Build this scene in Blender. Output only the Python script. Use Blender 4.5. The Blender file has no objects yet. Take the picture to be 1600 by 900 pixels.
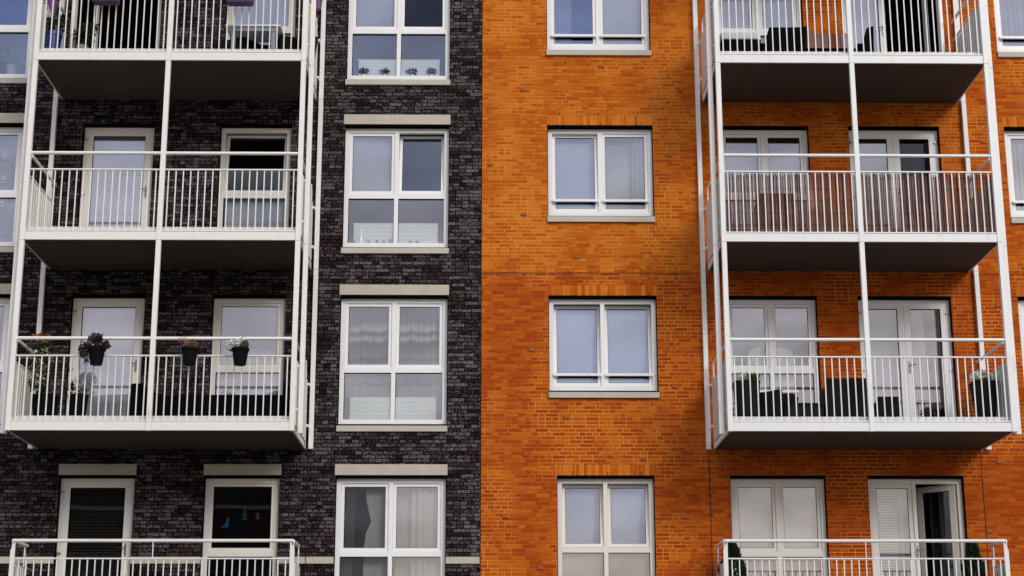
import bpy, bmesh, math, random
from mathutils import Vector, Matrix
R = math.radians
SC = bpy.context.scene
COL = SC.collection
random.seed(7)

# ------------------------------------------------------------------ camera, sky, sun, exposure
cam_d = bpy.data.cameras.new('camera')
cam = bpy.data.objects.new('camera', cam_d); COL.objects.link(cam)
CAM_D, CAM_Z, YAW, PITCH, ROLL, FPX = 26.8929, 1.6, 0.0144227, 0.2557834, -0.0011880, 2604.96
fw = Vector((math.sin(YAW)*math.cos(PITCH), math.cos(YAW)*math.cos(PITCH), math.sin(PITCH)))
rt = Vector((math.cos(YAW), -math.sin(YAW), 0)); up = rt.cross(fw)
r2 = rt*math.cos(ROLL)+up*math.sin(ROLL); u2 = -rt*math.sin(ROLL)+up*math.cos(ROLL)
m = Matrix((r2, u2, -fw)).transposed().to_4x4(); m.translation = Vector((0, -CAM_D, CAM_Z))
cam.matrix_world = m
cam_d.sensor_width = 36; cam_d.lens = 36*FPX/1600; cam_d.clip_end = 3000; cam_d.clip_start = .1
SC.camera = cam

SUN_EL, SUN_AZ = 29, 31           # elevation; azimuth to the right of the camera's back
world = bpy.data.worlds.new('World'); SC.world = world; world.use_nodes = True
wn = world.node_tree; wn.nodes.clear()
def N(nt, t, **k):
    n = nt.nodes.new(t)
    for a, b in k.items():
        if a.startswith('i_'): n.inputs[a[2:]].default_value = b
        else: setattr(n, a, b)
    return n
def L(nt, a, b): nt.links.new(a, b)
out = N(wn, 'ShaderNodeOutputWorld'); bg = N(wn, 'ShaderNodeBackground'); bg.inputs['Strength'].default_value = .10
sky = N(wn, 'ShaderNodeTexSky', sky_type='NISHITA', sun_disc=False)
sky.sun_elevation = R(SUN_EL); sky.sun_rotation = R(180-SUN_AZ); sky.air_density = 1.3; sky.dust_density = 2.5
tc = N(wn, 'ShaderNodeTexCoord'); sx = N(wn, 'ShaderNodeSeparateXYZ'); L(wn, tc.outputs['Generated'], sx.inputs[0])
crp = N(wn, 'ShaderNodeValToRGB'); L(wn, sx.outputs['Z'], crp.inputs[0])   # clouds: warmer near the horizon, bluer higher up
cr = crp.color_ramp; cr.elements[0].position = .05; cr.elements[0].color = (.62, .52, .46, 1)
cr.elements[1].position = .75; cr.elements[1].color = (1.0, .98, .97, 1)
for p_, c_ in ((.15, (.56, .50, .54, 1)), (.25, (.54, .50, .58, 1)), (.31, (.50, .49, .60, 1)), (.37, (.33, .37, .60, 1)), (.47, (.42, .44, .56, 1)), (.56, (.95, .92, .90, 1))):
    e = cr.elements.new(p_); e.color = c_
mp = N(wn, 'ShaderNodeMapping'); mp.inputs['Scale'].default_value = (3.2, 3.2, 9); L(wn, tc.outputs['Generated'], mp.inputs[0])
nz = N(wn, 'ShaderNodeTexNoise'); nz.inputs['Scale'].default_value = 3.4; nz.inputs['Detail'].default_value = 5
L(wn, mp.outputs[0], nz.inputs['Vector'])
mr = N(wn, 'ShaderNodeMapRange'); mr.inputs[1].default_value = .35; mr.inputs[2].default_value = .7; mr.inputs[3].default_value = .66; mr.inputs[4].default_value = 1.38
L(wn, nz.outputs['Fac'], mr.inputs[0])
vm = N(wn, 'ShaderNodeVectorMath', operation='SCALE'); L(wn, crp.outputs[0], vm.inputs[0]); L(wn, mr.outputs[0], vm.inputs['Scale'])
vm2 = N(wn, 'ShaderNodeVectorMath', operation='SCALE'); L(wn, vm.outputs[0], vm2.inputs[0]); vm2.inputs['Scale'].default_value = 12.0
mx = N(wn, 'ShaderNodeMix', data_type='RGBA'); mx.inputs[0].default_value = .85
L(wn, sky.outputs[0], mx.inputs[6]); L(wn, vm2.outputs[0], mx.inputs[7])
L(wn, mx.outputs[2], bg.inputs[0]); L(wn, bg.outputs[0], out.inputs[0])

sd = bpy.data.lights.new('sun', 'SUN'); sun = bpy.data.objects.new('sun', sd); COL.objects.link(sun)
sd.energy = 1.15; sd.angle = R(22); sd.color = (1, .965, .91)
sv = Vector((math.sin(R(SUN_AZ))*math.cos(R(SUN_EL)), -math.cos(R(SUN_AZ))*math.cos(R(SUN_EL)), math.sin(R(SUN_EL))))
sun.rotation_euler = sv.to_track_quat('Z', 'Y').to_euler()
vs = SC.view_settings
SC.display_settings.display_device = 'sRGB'
vs.view_transform = 'Standard'; vs.look = 'None'; vs.gamma = 1; vs.exposure = 0.42; vs.use_curve_mapping = False
SC.cycles.max_bounces = 8; SC.cycles.transparent_max_bounces = 12

# ------------------------------------------------------------------ materials
class NT:
    def __init__(s, name):
        s.m = bpy.data.materials.new(name); s.m.use_nodes = True; s.nt = s.m.node_tree
        s.b = s.nt.nodes['Principled BSDF']
    def n(s, t, **k): return N(s.nt, t, **k)
    def l(s, a, b): s.nt.links.new(a, b)
    def math(s, op, a, b=None, c=None):
        n = s.n('ShaderNodeMath', operation=op)
        for i, v in enumerate((a, b, c)):
            if v is None: continue
            if hasattr(v, 'is_linked') or hasattr(v, 'links'): s.l(v, n.inputs[i])
            else: n.inputs[i].default_value = v
        return n.outputs[0]
    def xyz(s):
        t = s.n('ShaderNodeTexCoord'); q = s.n('ShaderNodeSeparateXYZ'); s.l(t.outputs['Object'], q.inputs[0])
        s.obj = t.outputs['Object']; return q.outputs
    def noise(s, scale, detail=3, vec=None, sc=None):
        n = s.n('ShaderNodeTexNoise'); n.inputs['Scale'].default_value = scale; n.inputs['Detail'].default_value = detail
        v = vec
        if v is None:
            t = s.n('ShaderNodeTexCoord'); v = t.outputs['Object']
        if sc:
            q = s.n('ShaderNodeMapping'); q.inputs['Scale'].default_value = sc; s.l(v, q.inputs[0]); v = q.outputs[0]
        s.l(v, n.inputs['Vector']); return n.outputs['Fac']
    def ramp(s, f, stops, interp='LINEAR'):
        r = s.n('ShaderNodeValToRGB'); s.l(f, r.inputs[0]); c = r.color_ramp; c.interpolation = interp
        while len(c.elements) < len(stops): c.elements.new(.5)
        for e, (p, col) in zip(c.elements, stops):
            e.position = p; e.color = (*col, 1) if len(col) == 3 else col
        return r.outputs[0]
    def mix(s, f, a, b, mode='MIX'):
        n = s.n('ShaderNodeMix', data_type='RGBA', blend_type=mode)
        for i, v in ((0, f), (6, a), (7, b)):
            if isinstance(v, (int, float)): n.inputs[i].default_value = v
            elif isinstance(v, tuple): n.inputs[i].default_value = (*v, 1)
            else: s.l(v, n.inputs[i])
        return n.outputs[2]
    def smooth(s, v, a, b, lo=0, hi=1):
        n = s.n('ShaderNodeMapRange', interpolation_type='SMOOTHSTEP'); s.l(v, n.inputs[0])
        for i, q in enumerate((a, b, lo, hi)): n.inputs[i+1].default_value = q
        return n.outputs[0]
    def bump(s, h, strength, dist):
        n = s.n('ShaderNodeBump'); n.inputs['Strength'].default_value = strength; n.inputs['Distance'].default_value = dist
        s.l(h, n.inputs['Height']); s.l(n.outputs[0], s.b.inputs['Normal'])

def plain(name, col, rough=.5, var=.08, scale=6, metal=0, spec=None, col2=None):
    t = NT(name)
    f = t.noise(scale, 4)
    a = tuple(max(0, c*(1-var)) for c in col); b = tuple(min(1, c*(1+var)) for c in (col2 or col))
    t.l(t.ramp(f, ((.3, a), (.7, b))), t.b.inputs['Base Color'])
    t.b.inputs['Roughness'].default_value = rough; t.b.inputs['Metallic'].default_value = metal
    if spec is not None: t.b.inputs['Specular IOR Level'].default_value = spec
    return t.m

def painted(name, col, dirt=(.42, .38, .30), rough=.38):
    """painted metal / plastic with faint vertical run marks and grime"""
    t = NT(name)
    f1 = t.noise(1.0, 5, sc=(9, 9, 1.2)); f2 = t.noise(2.3, 3)
    f = t.math('MULTIPLY', t.smooth(f1, .52, .78), t.smooth(f2, .45, .75))
    c = t.mix(t.math('MULTIPLY', f, .55), col, dirt)
    g = t.noise(40, 2)
    c = t.mix(t.math('MULTIPLY', g, .06), c, (.3, .3, .3))
    t.l(c, t.b.inputs['Base Color']); t.b.inputs['Roughness'].default_value = rough
    return t.m

def brick(name, ramp, mortar, rough, CH=.0625, BL=.22, soldier=False, glaze=False, sand=False):
    t = NT(name); x, y, z = t.xyz()
    hx = t.math('ADD', x, y)
    if soldier: hx, z_ = z, hx; hv, hz = hx, z_
    else: hv, hz = hx, z
    rowf = t.math('DIVIDE', hz, CH); row = t.math('FLOOR', rowf); fv = t.math('FRACT', rowf)
    def white(a, b, k):
        c = t.n('ShaderNodeCombineXYZ'); 
        for i, v in enumerate((a, b, k)):
            if isinstance(v, (int, float)): c.inputs[i].default_value = v
            else: t.l(v, c.inputs[i])
        w = t.n('ShaderNodeTexWhiteNoise', noise_dimensions='3D'); t.l(c.outputs[0], w.inputs['Vector']); return w.outputs['Value']
    if soldier: off = 0.0; u = t.math('ADD', t.math('DIVIDE', hv, 5.0), .03)
    else:
        q = t.math('FLOOR', t.math('MULTIPLY', white(row, 3.0, 1.0), 4.0))
        off = t.math('ADD', t.math('MULTIPLY', q, .25), t.math('MULTIPLY', t.math('MODULO', row, 2.0), .5))
        u = t.math('ADD', t.math('DIVIDE', hv, BL), off)
    idn = t.math('FLOOR', u); fu = t.math('FRACT', u)
    head = t.math('LESS_THAN', white(idn, row, 5.0), .0 if soldier else (.3 if sand else .45))
    fu2 = t.math('MULTIPLY', fu, 2.0); half = t.math('MULTIPLY', t.math('FLOOR', fu2), head)
    fh = t.math('FRACT', fu2)
    dfull = t.math('MULTIPLY', t.math('MINIMUM', fu, t.math('SUBTRACT', 1.0, fu)), BL)
    dh = t.math('MULTIPLY', t.math('MINIMUM', fh, t.math('SUBTRACT', 1.0, fh)), BL/2)
    dx = t.math('ADD', t.math('MULTIPLY', dfull, t.math('SUBTRACT', 1.0, head)), t.math('MULTIPLY', dh, head))
    dz = t.math('MULTIPLY', t.math('MINIMUM', fv, t.math('SUBTRACT', 1.0, fv)), CH)
    wob = t.math('MULTIPLY', t.math('SUBTRACT', t.noise(28, 2), .5), .006)
    d = t.math('ADD', t.math('MINIMUM', dx, dz), wob)
    bmask = t.smooth(d, .0045, .0085) if sand else t.smooth(d, .0035, .0095)
    rnd = white(t.math('ADD', idn, t.math('MULTIPLY', half, .37)), row, 9.0)
    rnd2 = white(t.math('ADD', idn, t.math('MULTIPLY', half, .37)), row, 17.0)
    if sand:        # orange sand-faced brick: the colour drifts in broad patches, courses above the joint are yellower
        big = t.noise(.55, 4, sc=(1, 1, 1.6)); fine = t.noise(1.2, 3, sc=(9, 9, 30))
        v = t.math('ADD', t.math('MULTIPLY', rnd, .8 if soldier else .54), t.math('MULTIPLY', big, .2 if soldier else .44))
        v = t.math('ADD', v, t.math('MULTIPLY', t.math('SUBTRACT', fine, .5), .55))
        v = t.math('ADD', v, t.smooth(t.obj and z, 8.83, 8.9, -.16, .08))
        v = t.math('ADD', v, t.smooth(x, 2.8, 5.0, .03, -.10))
        col = t.ramp(v, ramp)
        mfade = t.smooth(t.noise(.9, 3), .40, .62)
        mcol = t.mix(mfade, mortar[0], mortar[1])
        c = t.mix(bmask, mcol, col)
        t.l(c, t.b.inputs['Base Color']); t.b.inputs['Roughness'].default_value = rough
        t.b.inputs['Specular IOR Level'].default_value = .02
        h = t.math('ADD', t.math('MULTIPLY', bmask, 1.0), t.math('MULTIPLY', t.noise(130, 3), .35))
        t.bump(h, .55, .004)
    else:
        base = t.ramp(rnd, ramp)
        mot = t.noise(1.0, 4, sc=(52, 52, 52)); big = t.noise(.8, 3)
        gz = t.smooth(t.math('ADD', t.math('ADD', t.math('MULTIPLY', mot, 1.0), t.math('MULTIPLY', rnd2, .24)), t.math('MULTIPLY', big, .34)), .75, 1.0)
        c = t.mix(t.math('MULTIPLY', gz, .9), base, (.165, .150, .162))
        c = t.mix(bmask, mortar[0], c)
        t.l(c, t.b.inputs['Base Color'])
        t.l(t.smooth(gz, 0, 1, rough, rough-.25), t.b.inputs['Roughness'])
        t.b.inputs['Specular IOR Level'].default_value = .03
        h = t.math('ADD', t.math('MULTIPLY', bmask, 1.0), t.math('MULTIPLY', mot, .5))
        t.bump(h, .8, .008)
    return t.m

def glass(name, refl, tint=(.93, .97, 1), gt=(.8, .86, .84)):
    t = NT(name); nt = t.nt; nt.nodes.remove(t.b)
    o = nt.nodes['Material Output']
    g = t.n('ShaderNodeBsdfGlossy'); g.inputs['Roughness'].default_value = 0.0; g.inputs['Color'].default_value = (*tint, 1)
    tr = t.n('ShaderNodeBsdfTransparent'); tr.inputs['Color'].default_value = (*gt, 1)
    # slight waviness of the pane, as in real float glass
    b = t.n('ShaderNodeBump'); b.inputs['Strength'].default_value = .05; b.inputs['Distance'].default_value = .01
    t.l(t.noise(1.7, 1), b.inputs['Height']); t.l(b.outputs[0], g.inputs['Normal'])
    fr = t.n('ShaderNodeFresnel'); fr.inputs['IOR'].default_value = 1.5
    f = t.math('ADD', t.math('MULTIPLY', fr.outputs[0], 1.3), refl)
    mx = t.n('ShaderNodeMixShader'); t.l(f, mx.inputs[0]); t.l(tr.outputs[0], mx.inputs[1]); t.l(g.outputs[0], mx.inputs[2])
    t.l(mx.outputs[0], o.inputs['Surface'])
    return t.m

M = {}
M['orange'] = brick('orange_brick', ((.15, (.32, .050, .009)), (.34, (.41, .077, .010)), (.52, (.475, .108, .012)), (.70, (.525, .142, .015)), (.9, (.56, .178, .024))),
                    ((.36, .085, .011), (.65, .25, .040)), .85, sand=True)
M['soldier'] = brick('orange_soldier_brick', ((.18, (.40, .075, .010)), (.36, (.50, .115, .012)), (.52, (.58, .15, .015)), (.70, (.61, .18, .018)), (.9, (.62, .20, .026))),
                    ((.42, .12, .018), (.60, .22, .035)), .85, sand=True, soldier=True)
M['dark'] = brick('dark_brick', ((0, (.007, .005, .005)), (.35, (.012, .008, .009)), (.6, (.019, .012, .013)), (.8, (.030, .011, .014)), (1, (.038, .030, .032))),
                    ((.004, .003, .0035),), .6)
M['white'] = painted('white_coated_metal', (.79, .78, .74))
M['post'] = painted('white_post_metal', (.80, .795, .77))
M['whitec'] = painted('cool_white_coated_metal', (.77, .785, .785))
M['postc'] = painted('cool_white_post_metal', (.78, .80, .80))
M['upvc'] = painted('white_window_frame', (.83, .84, .845), (.55, .54, .5), .3)
M['cream'] = painted('cream_door_frame', (.76, .735, .67), (.5, .45, .36), .35)
M['sheet'] = painted('grey_white_sheet', (.56, .57, .55), (.35, .33, .28), .5)
M['concrete'] = plain('beige_concrete', (.47, .43, .37), .85, .05, 3, col2=(.49, .45, .38))
M['sill'] = plain('grey_stone_sill', (.48, .455, .40), .8, .07, 4)
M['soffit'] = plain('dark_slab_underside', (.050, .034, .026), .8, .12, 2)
M['black'] = plain('black_seal_and_shade', (.003, .003, .003), .95, .1, spec=.02)  # rubber seals, and the painted shade strips at lintels and guard bars
M['joint'] = plain('dark_joint_filler', (.015, .008, .006), .9, .1)
M['glass'] = glass('window_glass', .24, gt=(.93, .95, .97))
M['glass_clear'] = glass('clear_window_glass', .01, tint=(.80, .88, 1), gt=(.85, .88, .88))
M['glass_sky'] = glass('sky_mirroring_glass', .22, tint=(.92, .96, 1), gt=(.98, .99, .99))
M['glass_blue'] = glass('blue_coated_glass', .26, tint=(.62, .74, 1), gt=(.85, .88, .88))
M['glass_dark'] = glass('dark_blue_glass', .09, tint=(.62, .72, 1), gt=(.8, .85, .9))
M['smoke'] = glass('smoked_glass', .02, gt=(.62, .58, .55))
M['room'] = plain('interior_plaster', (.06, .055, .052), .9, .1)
M['blind'] = plain('white_blind_fabric', (.60, .60, .66), .9, .03)
M['blindb'] = plain('blue_grey_blind_fabric', (.33, .37, .47), .9, .04)
M['curtg'] = plain('grey_curtain_cloth', (.50, .48, .48), .9, .04)
M['blindd'] = plain('dark_brown_blind', (.012, .010, .008), .8, .1)
M['sheer'] = plain('sheer_curtain_cloth', (.60, .61, .66), .9, .05)
M['curtw'] = plain('white_curtain_cloth', (.60, .57, .54), .9, .05)
M['curtd'] = plain('charcoal_curtain_cloth', (.06, .06, .07), .9, .1)
M['radiator'] = plain('white_radiator_enamel', (.95, 1.0, .93), .4, .02)
M['steel'] = plain('brushed_steel', (.30, .29, .27), .3, .05, metal=1)
M['wicker'] = None
M['plastic'] = plain('black_pot_plastic', (.004, .005, .006), .6, .2, 20, spec=.06)
M['blackfab'] = plain('black_cushion_fabric', (.004, .004, .0045), .9, .2, 12, spec=.05)
M['whitefab'] = plain('white_cushion_fabric', (.62, .62, .64), .85, .04)
M['blue'] = plain('cobalt_glazed_clay', (.008, .028, .20), .3, .15)
M['purple'] = plain('purple_pot_plastic', (.13, .04, .17), .45, .1)
M['purpled'] = plain('deep_violet_pot_plastic', (.03, .010, .07), .45, .1)
M['whiteplastic'] = plain('white_moulded_plastic', (.8, .8, .8), .35, .02)
M['grey_metal'] = plain('grey_table_metal', (.27, .29, .36), .45, .06)
M['soil'] = plain('potting_soil', (.03, .018, .01), .95, .3, 30)
def leafmat(name, a, b):
    return plain(name, a, .55, .35, 14, col2=b)
M['leaf'] = leafmat('green_leaf', (.030, .060, .018), (.065, .12, .030))
M['leafd'] = leafmat('dark_green_leaf', (.006, .012, .005), (.016, .030, .010))
M['leafm'] = leafmat('dark_maroon_leaf', (.018, .007, .009), (.035, .012, .014))
M['twig'] = leafmat('dry_brown_twig', (.12, .06, .035), (.22, .10, .055))
M['fred'] = leafmat('red_orange_petal', (.30, .06, .03), (.40, .11, .04))
M['fwhite'] = leafmat('white_petal', (.72, .72, .64), (.80, .79, .74))
M['fyellow'] = leafmat('pale_yellow_petal', (.66, .60, .30), (.75, .68, .40))
M['fpink'] = leafmat('faded_pink_petal', (.38, .20, .18), (.50, .30, .26))
def wicker():
    t = NT('dark_wicker_weave'); x, y, z = t.xyz()
    w = t.n('ShaderNodeTexChecker'); w.inputs['Scale'].default_value = 60; t.l(t.obj, w.inputs[0])
    f = t.noise(3, 3)
    c = t.mix(w.outputs['Fac'], (.004, .0035, .003), (.010, .009, .008)); c = t.mix(t.math('MULTIPLY', f, .3), c, (.016, .014, .013))
    t.l(c, t.b.inputs['Base Color']); t.b.inputs['Roughness'].default_value = .6; t.b.inputs['Specular IOR Level'].default_value = .15; t.bump(w.outputs['Fac'], .5, .004); return t.m
M['wicker'] = wicker()
def reed():
    t = NT('brown_reed_stalk'); x, y, z = t.xyz()
    w = t.n('ShaderNodeTexWhiteNoise', noise_dimensions='1D'); t.l(t.math('FLOOR', t.math('MULTIPLY', x, 110.0)), w.inputs['W'])
    f = t.noise(1, 4, sc=(5, 1, 2.2)); v = t.math('ADD', t.math('MULTIPLY', w.outputs[0], .65), t.math('MULTIPLY', f, .5))
    c = t.ramp(v, ((.2, (.020, .005, .003)), (.6, (.105, .026, .012)), (.80, (.18, .065, .038)), (.95, (.42, .28, .21))))
    t.l(c, t.b.inputs['Base Color']); t.b.inputs['Roughness'].default_value = .7; return t.m
M['reed'] = reed()
def asphalt():
    t = NT('street_asphalt'); t.l(t.ramp(t.noise(60, 4), ((.3, (.04, .04, .04)), (.7, (.065, .063, .06)))), t.b.inputs['Base Color']); t.b.inputs['Roughness'].default_value = .9; return t.m
def pavers():
    t = NT('grey_paving_slabs'); b = t.n('ShaderNodeTexBrick'); tcn = t.n('ShaderNodeTexCoord'); t.l(tcn.outputs['Object'], b.inputs[0])
    b.inputs['Scale'].default_value = 3.3; b.inputs['Color1'].default_value = (.09, .088, .085, 1); b.inputs['Color2'].default_value = (.11, .105, .10, 1); b.inputs['Mortar'].default_value = (.07, .07, .065, 1); b.inputs['Mortar Size'].default_value = .015
    t.l(b.outputs[0], t.b.inputs['Base Color']); t.b.inputs['Roughness'].default_value = .9; return t.m

# ------------------------------------------------------------------ mesh helpers
class MB:
    def __init__(s): s.v = []; s.f = []; s.mi = []; s.cur = 0
    def quad(s, *p):
        i = len(s.v); s.v += [tuple(q) for q in p]; s.f.append(tuple(range(i, i+len(p)))); s.mi.append(s.cur); return s
    def box(s, x0, x1, y0, y1, z0, z1):
        if x0 > x1: x0, x1 = x1, x0
        if y0 > y1: y0, y1 = y1, y0
        if z0 > z1: z0, z1 = z1, z0
        i = len(s.v)
        s.v += [(x, y, z) for z in (z0, z1) for y in (y0, y1) for x in (x0, x1)]
        for f in ((0, 2, 3, 1), (4, 5, 7, 6), (0, 1, 5, 4), (2, 6, 7, 3), (0, 4, 6, 2), (1, 3, 7, 5)):
            s.f.append(tuple(i+j for j in f)); s.mi.append(s.cur)
        return s
    def ring(s, x0, x1, z0, z1, w, y0, y1, wb=None, wt=None, wr=None):
        wb = w if wb is None else wb; wt = w if wt is None else wt; wr = w if wr is None else wr
        s.box(x0, x0+w, y0, y1, z0, z1); s.box(x1-wr, x1, y0, y1, z0, z1)
        s.box(x0+w, x1-wr, y0, y1, z0, z0+wb); s.box(x0+w, x1-wr, y0, y1, z1-wt, z1); return s
    def prism(s, poly, axis, a, b):
        """extrude 2-D polygon along axis (0=x,1=y,2=z) from a to b"""
        def P(q, t):
            return (t, q[0], q[1]) if axis == 0 else ((q[0], t, q[1]) if axis == 1 else (q[0], q[1], t))
        n = len(poly); i = len(s.v)
        s.v += [P(q, a) for q in poly]+[P(q, b) for q in poly]
        s.f.append(tuple(range(i, i+n))[::-1]); s.f.append(tuple(range(i+n, i+2*n))); s.mi += [s.cur]*2
        for k in range(n):
            j = (k+1) % n; s.f.append((i+k, i+j, i+n+j, i+n+k)); s.mi.append(s.cur)
        return s
    def tube(s, p, q, r, n=12, r1=None):
        p = Vector(p); q = Vector(q); d = (q-p).normalized(); r1 = r if r1 is None else r1
        a = d.orthogonal().normalized(); b = d.cross(a); i = len(s.v)
        for c, rr in ((p, r), (q, r1)):
            for k in range(n):
                t = 2*math.pi*k/n; s.v.append(tuple(c+a*rr*math.cos(t)+b*rr*math.sin(t)))
        for k in range(n):
            j = (k+1) % n; s.f.append((i+k, i+j, i+n+j, i+n+k)); s.mi.append(s.cur)
        s.f.append(tuple(range(i, i+n))[::-1]); s.f.append(tuple(range(i+n, i+2*n))); s.mi += [s.cur]*2
        return s
    def lathe(s, prof, c=(0, 0, 0), n=20, sq=None, sx=1, sy=1):
        """prof: (r,z) list; sq: superellipse exponent for squarish pots"""
        i = len(s.v)
        for r, z in prof:
            for k in range(n):
                t = 2*math.pi*(k+.5)/n; cx, cy = math.cos(t), math.sin(t)
                if sq:
                    kf = (abs(cx)**sq+abs(cy)**sq)**(-1/sq); cx *= kf; cy *= kf
                s.v.append((c[0]+r*cx*sx, c[1]+r*cy*sy, c[2]+z))
        for a in range(len(prof)-1):
            for k in range(n):
                j = (k+1) % n; s.f.append((i+a*n+k, i+a*n+j, i+(a+1)*n+j, i+(a+1)*n+k)); s.mi.append(s.cur)
        s.f.append(tuple(range(i, i+n))[::-1]); s.f.append(tuple(i+(len(prof)-1)*n+k for k in range(n))); s.mi += [s.cur]*2
        return s
    def leaves(s, blobs, n, size, rng, droop=0):
        """n leaf faces scattered through ellipsoids (c, (rx,ry,rz))"""
        for _ in range(n):
            c, rad = rng.choice(blobs)
            while True:
                p = Vector((rng.uniform(-1, 1), rng.uniform(-1, 1), rng.uniform(-1, 1)))
                if p.length < 1: break
            p *= (.55+.45*rng.random())/max(p.length, .3)*p.length**.4
            o = Vector(c)+Vector((p.x*rad[0], p.y*rad[1], p.z*rad[2]))
            sz = size*rng.uniform(.6, 1.4)
            d = Vector((rng.gauss(0, 1), rng.gauss(0, 1), rng.gauss(0, 1)-droop)).normalized(); e = d.orthogonal().normalized()
            e = Matrix.Rotation(rng.uniform(0, 6.28), 3, d) @ e; w = d.cross(e)
            s.quad(o-d*sz*.5, o+w*sz*.28+e*sz*.1, o+d*sz*.55, o-w*sz*.28+e*sz*.1)
        return s
    def build(s, name, mat, parent=None, loc=None, smooth=False, bevel=0):
        me = bpy.data.meshes.new(name); me.from_pydata(s.v, [], s.f)
        for mm in (mat if isinstance(mat, (list, tuple)) else [mat]): me.materials.append(mm)
        for p, i in zip(me.polygons, s.mi): p.material_index = i; p.use_smooth = smooth
        me.update()
        o = bpy.data.objects.new(name, me); COL.objects.link(o)
        if loc: o.location = loc
        if parent: o.parent = parent
        if bevel:
            b = o.modifiers.new('bevel', 'BEVEL'); b.width = bevel; b.segments = 2; b.limit_method = 'ANGLE'
        if smooth:
            me.shade_smooth() if hasattr(me, 'shade_smooth') else None
            for e in me.edges: pass
            try: me.set_sharp_from_angle(angle=R(40))
            except Exception: pass
        return o
def box(*a): return MB().box(*a)
def empty(name, loc=(0, 0, 0)):
    o = bpy.data.objects.new(name, None); COL.objects.link(o); o.location = loc; o.empty_display_size = .2; return o
def tag(o, label, cat, group=None):
    o['label'] = label; o['category'] = cat
    if group: o['group'] = group
    return o

# ------------------------------------------------------------------ ground
g = MB().quad((-600, -600, 0), (600, -600, 0), (600, 600, 0), (-600, 600, 0)).build('ground', plain('verge_grass', (.03, .045, .018), .95, .3, .5)); g['kind'] = 'structure'
g = MB().quad((-200, -24, .004), (200, -24, .004), (200, -6, .004), (-200, -6, .004)).build('road', asphalt()); g['kind'] = 'structure'
g = box(-200, 200, -6, -.11, .002, .13).build('pavement', pavers()); g['kind'] = 'structure'
g = box(-200, 200, -30, -24, .002, .13).build('pavement', M['concrete']); g['kind'] = 'structure'

# ------------------------------------------------------------------ the two apartment buildings
YF = -.10                              # brick face; window frames stand 0.1 m behind it
T = lambda k: 17.4405-3*k              # head of the openings in row k
S = lambda k: 14.9007-3*k              # underside of the balcony slabs in row k
SEAM = -.1235
dark_b = tag(empty('apartment_building', (-8, 0, 0)), 'apartment block of dark purple-black brick with glazed grey flecks, filling the left side', 'building')
orng_b = tag(empty('apartment_building', (8, 0, 0)), 'apartment block of bright orange brick, filling the right side', 'building')
def part(o, b):                       # parent without moving: both empties sit off the origin
    o.parent = b; o.matrix_parent_inverse = Matrix.Translation(-Vector(b.location)); return o

# openings: (x0,x1,ztop,zbottom)
A = (-2.4465, -.6856); B = (1.0011, 2.7760); B4 = (1.1162, 2.6710)
D = (-6.8808, -5.6901); Ew = (-4.5563, -3.3628); Fw = (3.9162, 5.4443); G = (6.1474, 7.6839)
Hh = (8.8189, 10.594); I = (-9.653, -7.892)
HA, HB, HD = 2.106, 1.546, 2.34
open_dark, open_orng = [], []
GAP = .042
for k in (1, 2, 3, 4):
    open_dark += [(A[0], A[1], T(k), T(k)-HA), (Ew[0], Ew[1], T(k), T(k)-HA), (I[0], I[1], T(k), T(k)-HA), (D[0], D[1], T(k), T(k)-HD)]
    open_orng += [(Fw[0], Fw[1], T(k), T(k)-HA), (G[0], G[1], T(k), T(k)-HD)]
    open_orng += [(B[0], B[1], T(k), T(k)-HB) if k < 4 else (B4[0], B4[1], T(k), T(k)-HA), (Hh[0], Hh[1], T(k), T(k)-HB)]
def lintel_over(o, k): return True
LINT_D = lambda o: abs(o[0]-A[0]) < .01 or abs(o[0]-I[0]) < .01 or o[2] < 6      # concrete lintels on the dark block
LH = .178
def wall(name, x0, x1, z0, z1, openings, lint, mat, b, depth=.32, sillh=.0):
    holes = []
    for o in openings:
        holes.append((o[0]-.012, o[1]+.012, o[3]-.02, o[2]+GAP))
        if lint(o): holes.append((o[0]-.028, o[1]+.028, o[2]+GAP, o[2]+GAP+LH))
        if sill_of(o): holes.append((o[0]-.02, o[1]+.02, o[3]-.02-.03-.10, o[3]-.02))
    xs = sorted({x0, x1, *[h[0] for h in holes], *[h[1] for h in holes]}); zs = sorted({z0, z1, *[h[2] for h in holes], *[h[3] for h in holes]})
    mb = MB()
    def hole(i, j):
        if i < 0 or j < 0 or i >= len(xs)-1 or j >= len(zs)-1: return False
        cx = (xs[i]+xs[i+1])/2; cz = (zs[j]+zs[j+1])/2
        return any(h[0] < cx < h[1] and h[2] < cz < h[3] for h in holes)
    for i in range(len(xs)-1):
        for j in range(len(zs)-1):
            a, c, p, q = xs[i], xs[i+1], zs[j], zs[j+1]
            if hole(i, j): continue
            mb.quad((a, YF, p), (c, YF, p), (c, YF, q), (a, YF, q))
            mb.quad((a, YF+depth, q), (c, YF+depth, q), (c, YF+depth, p), (a, YF+depth, p))
            if hole(i-1, j): mb.quad((a, YF+depth, p), (a, YF, p), (a, YF, q), (a, YF+depth, q))
            if hole(i+1, j): mb.quad((c, YF, p), (c, YF+depth, p), (c, YF+depth, q), (c, YF, q))
            if hole(i, j-1): mb.quad((a, YF+depth, p), (c, YF+depth, p), (c, YF, p), (a, YF, p))
            if hole(i, j+1): mb.quad((a, YF, q), (c, YF, q), (c, YF+depth, q), (a, YF+depth, q))
    return part(mb.build(name, mat), b)
def sill_of(o):
    return any(abs(o[0]-w[0]) < .01 for w in (A, I, B, Hh))
wall('wall', -17, SEAM-.006, 0, 18.3, open_dark, LINT_D, M['dark'], dark_b)
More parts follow.
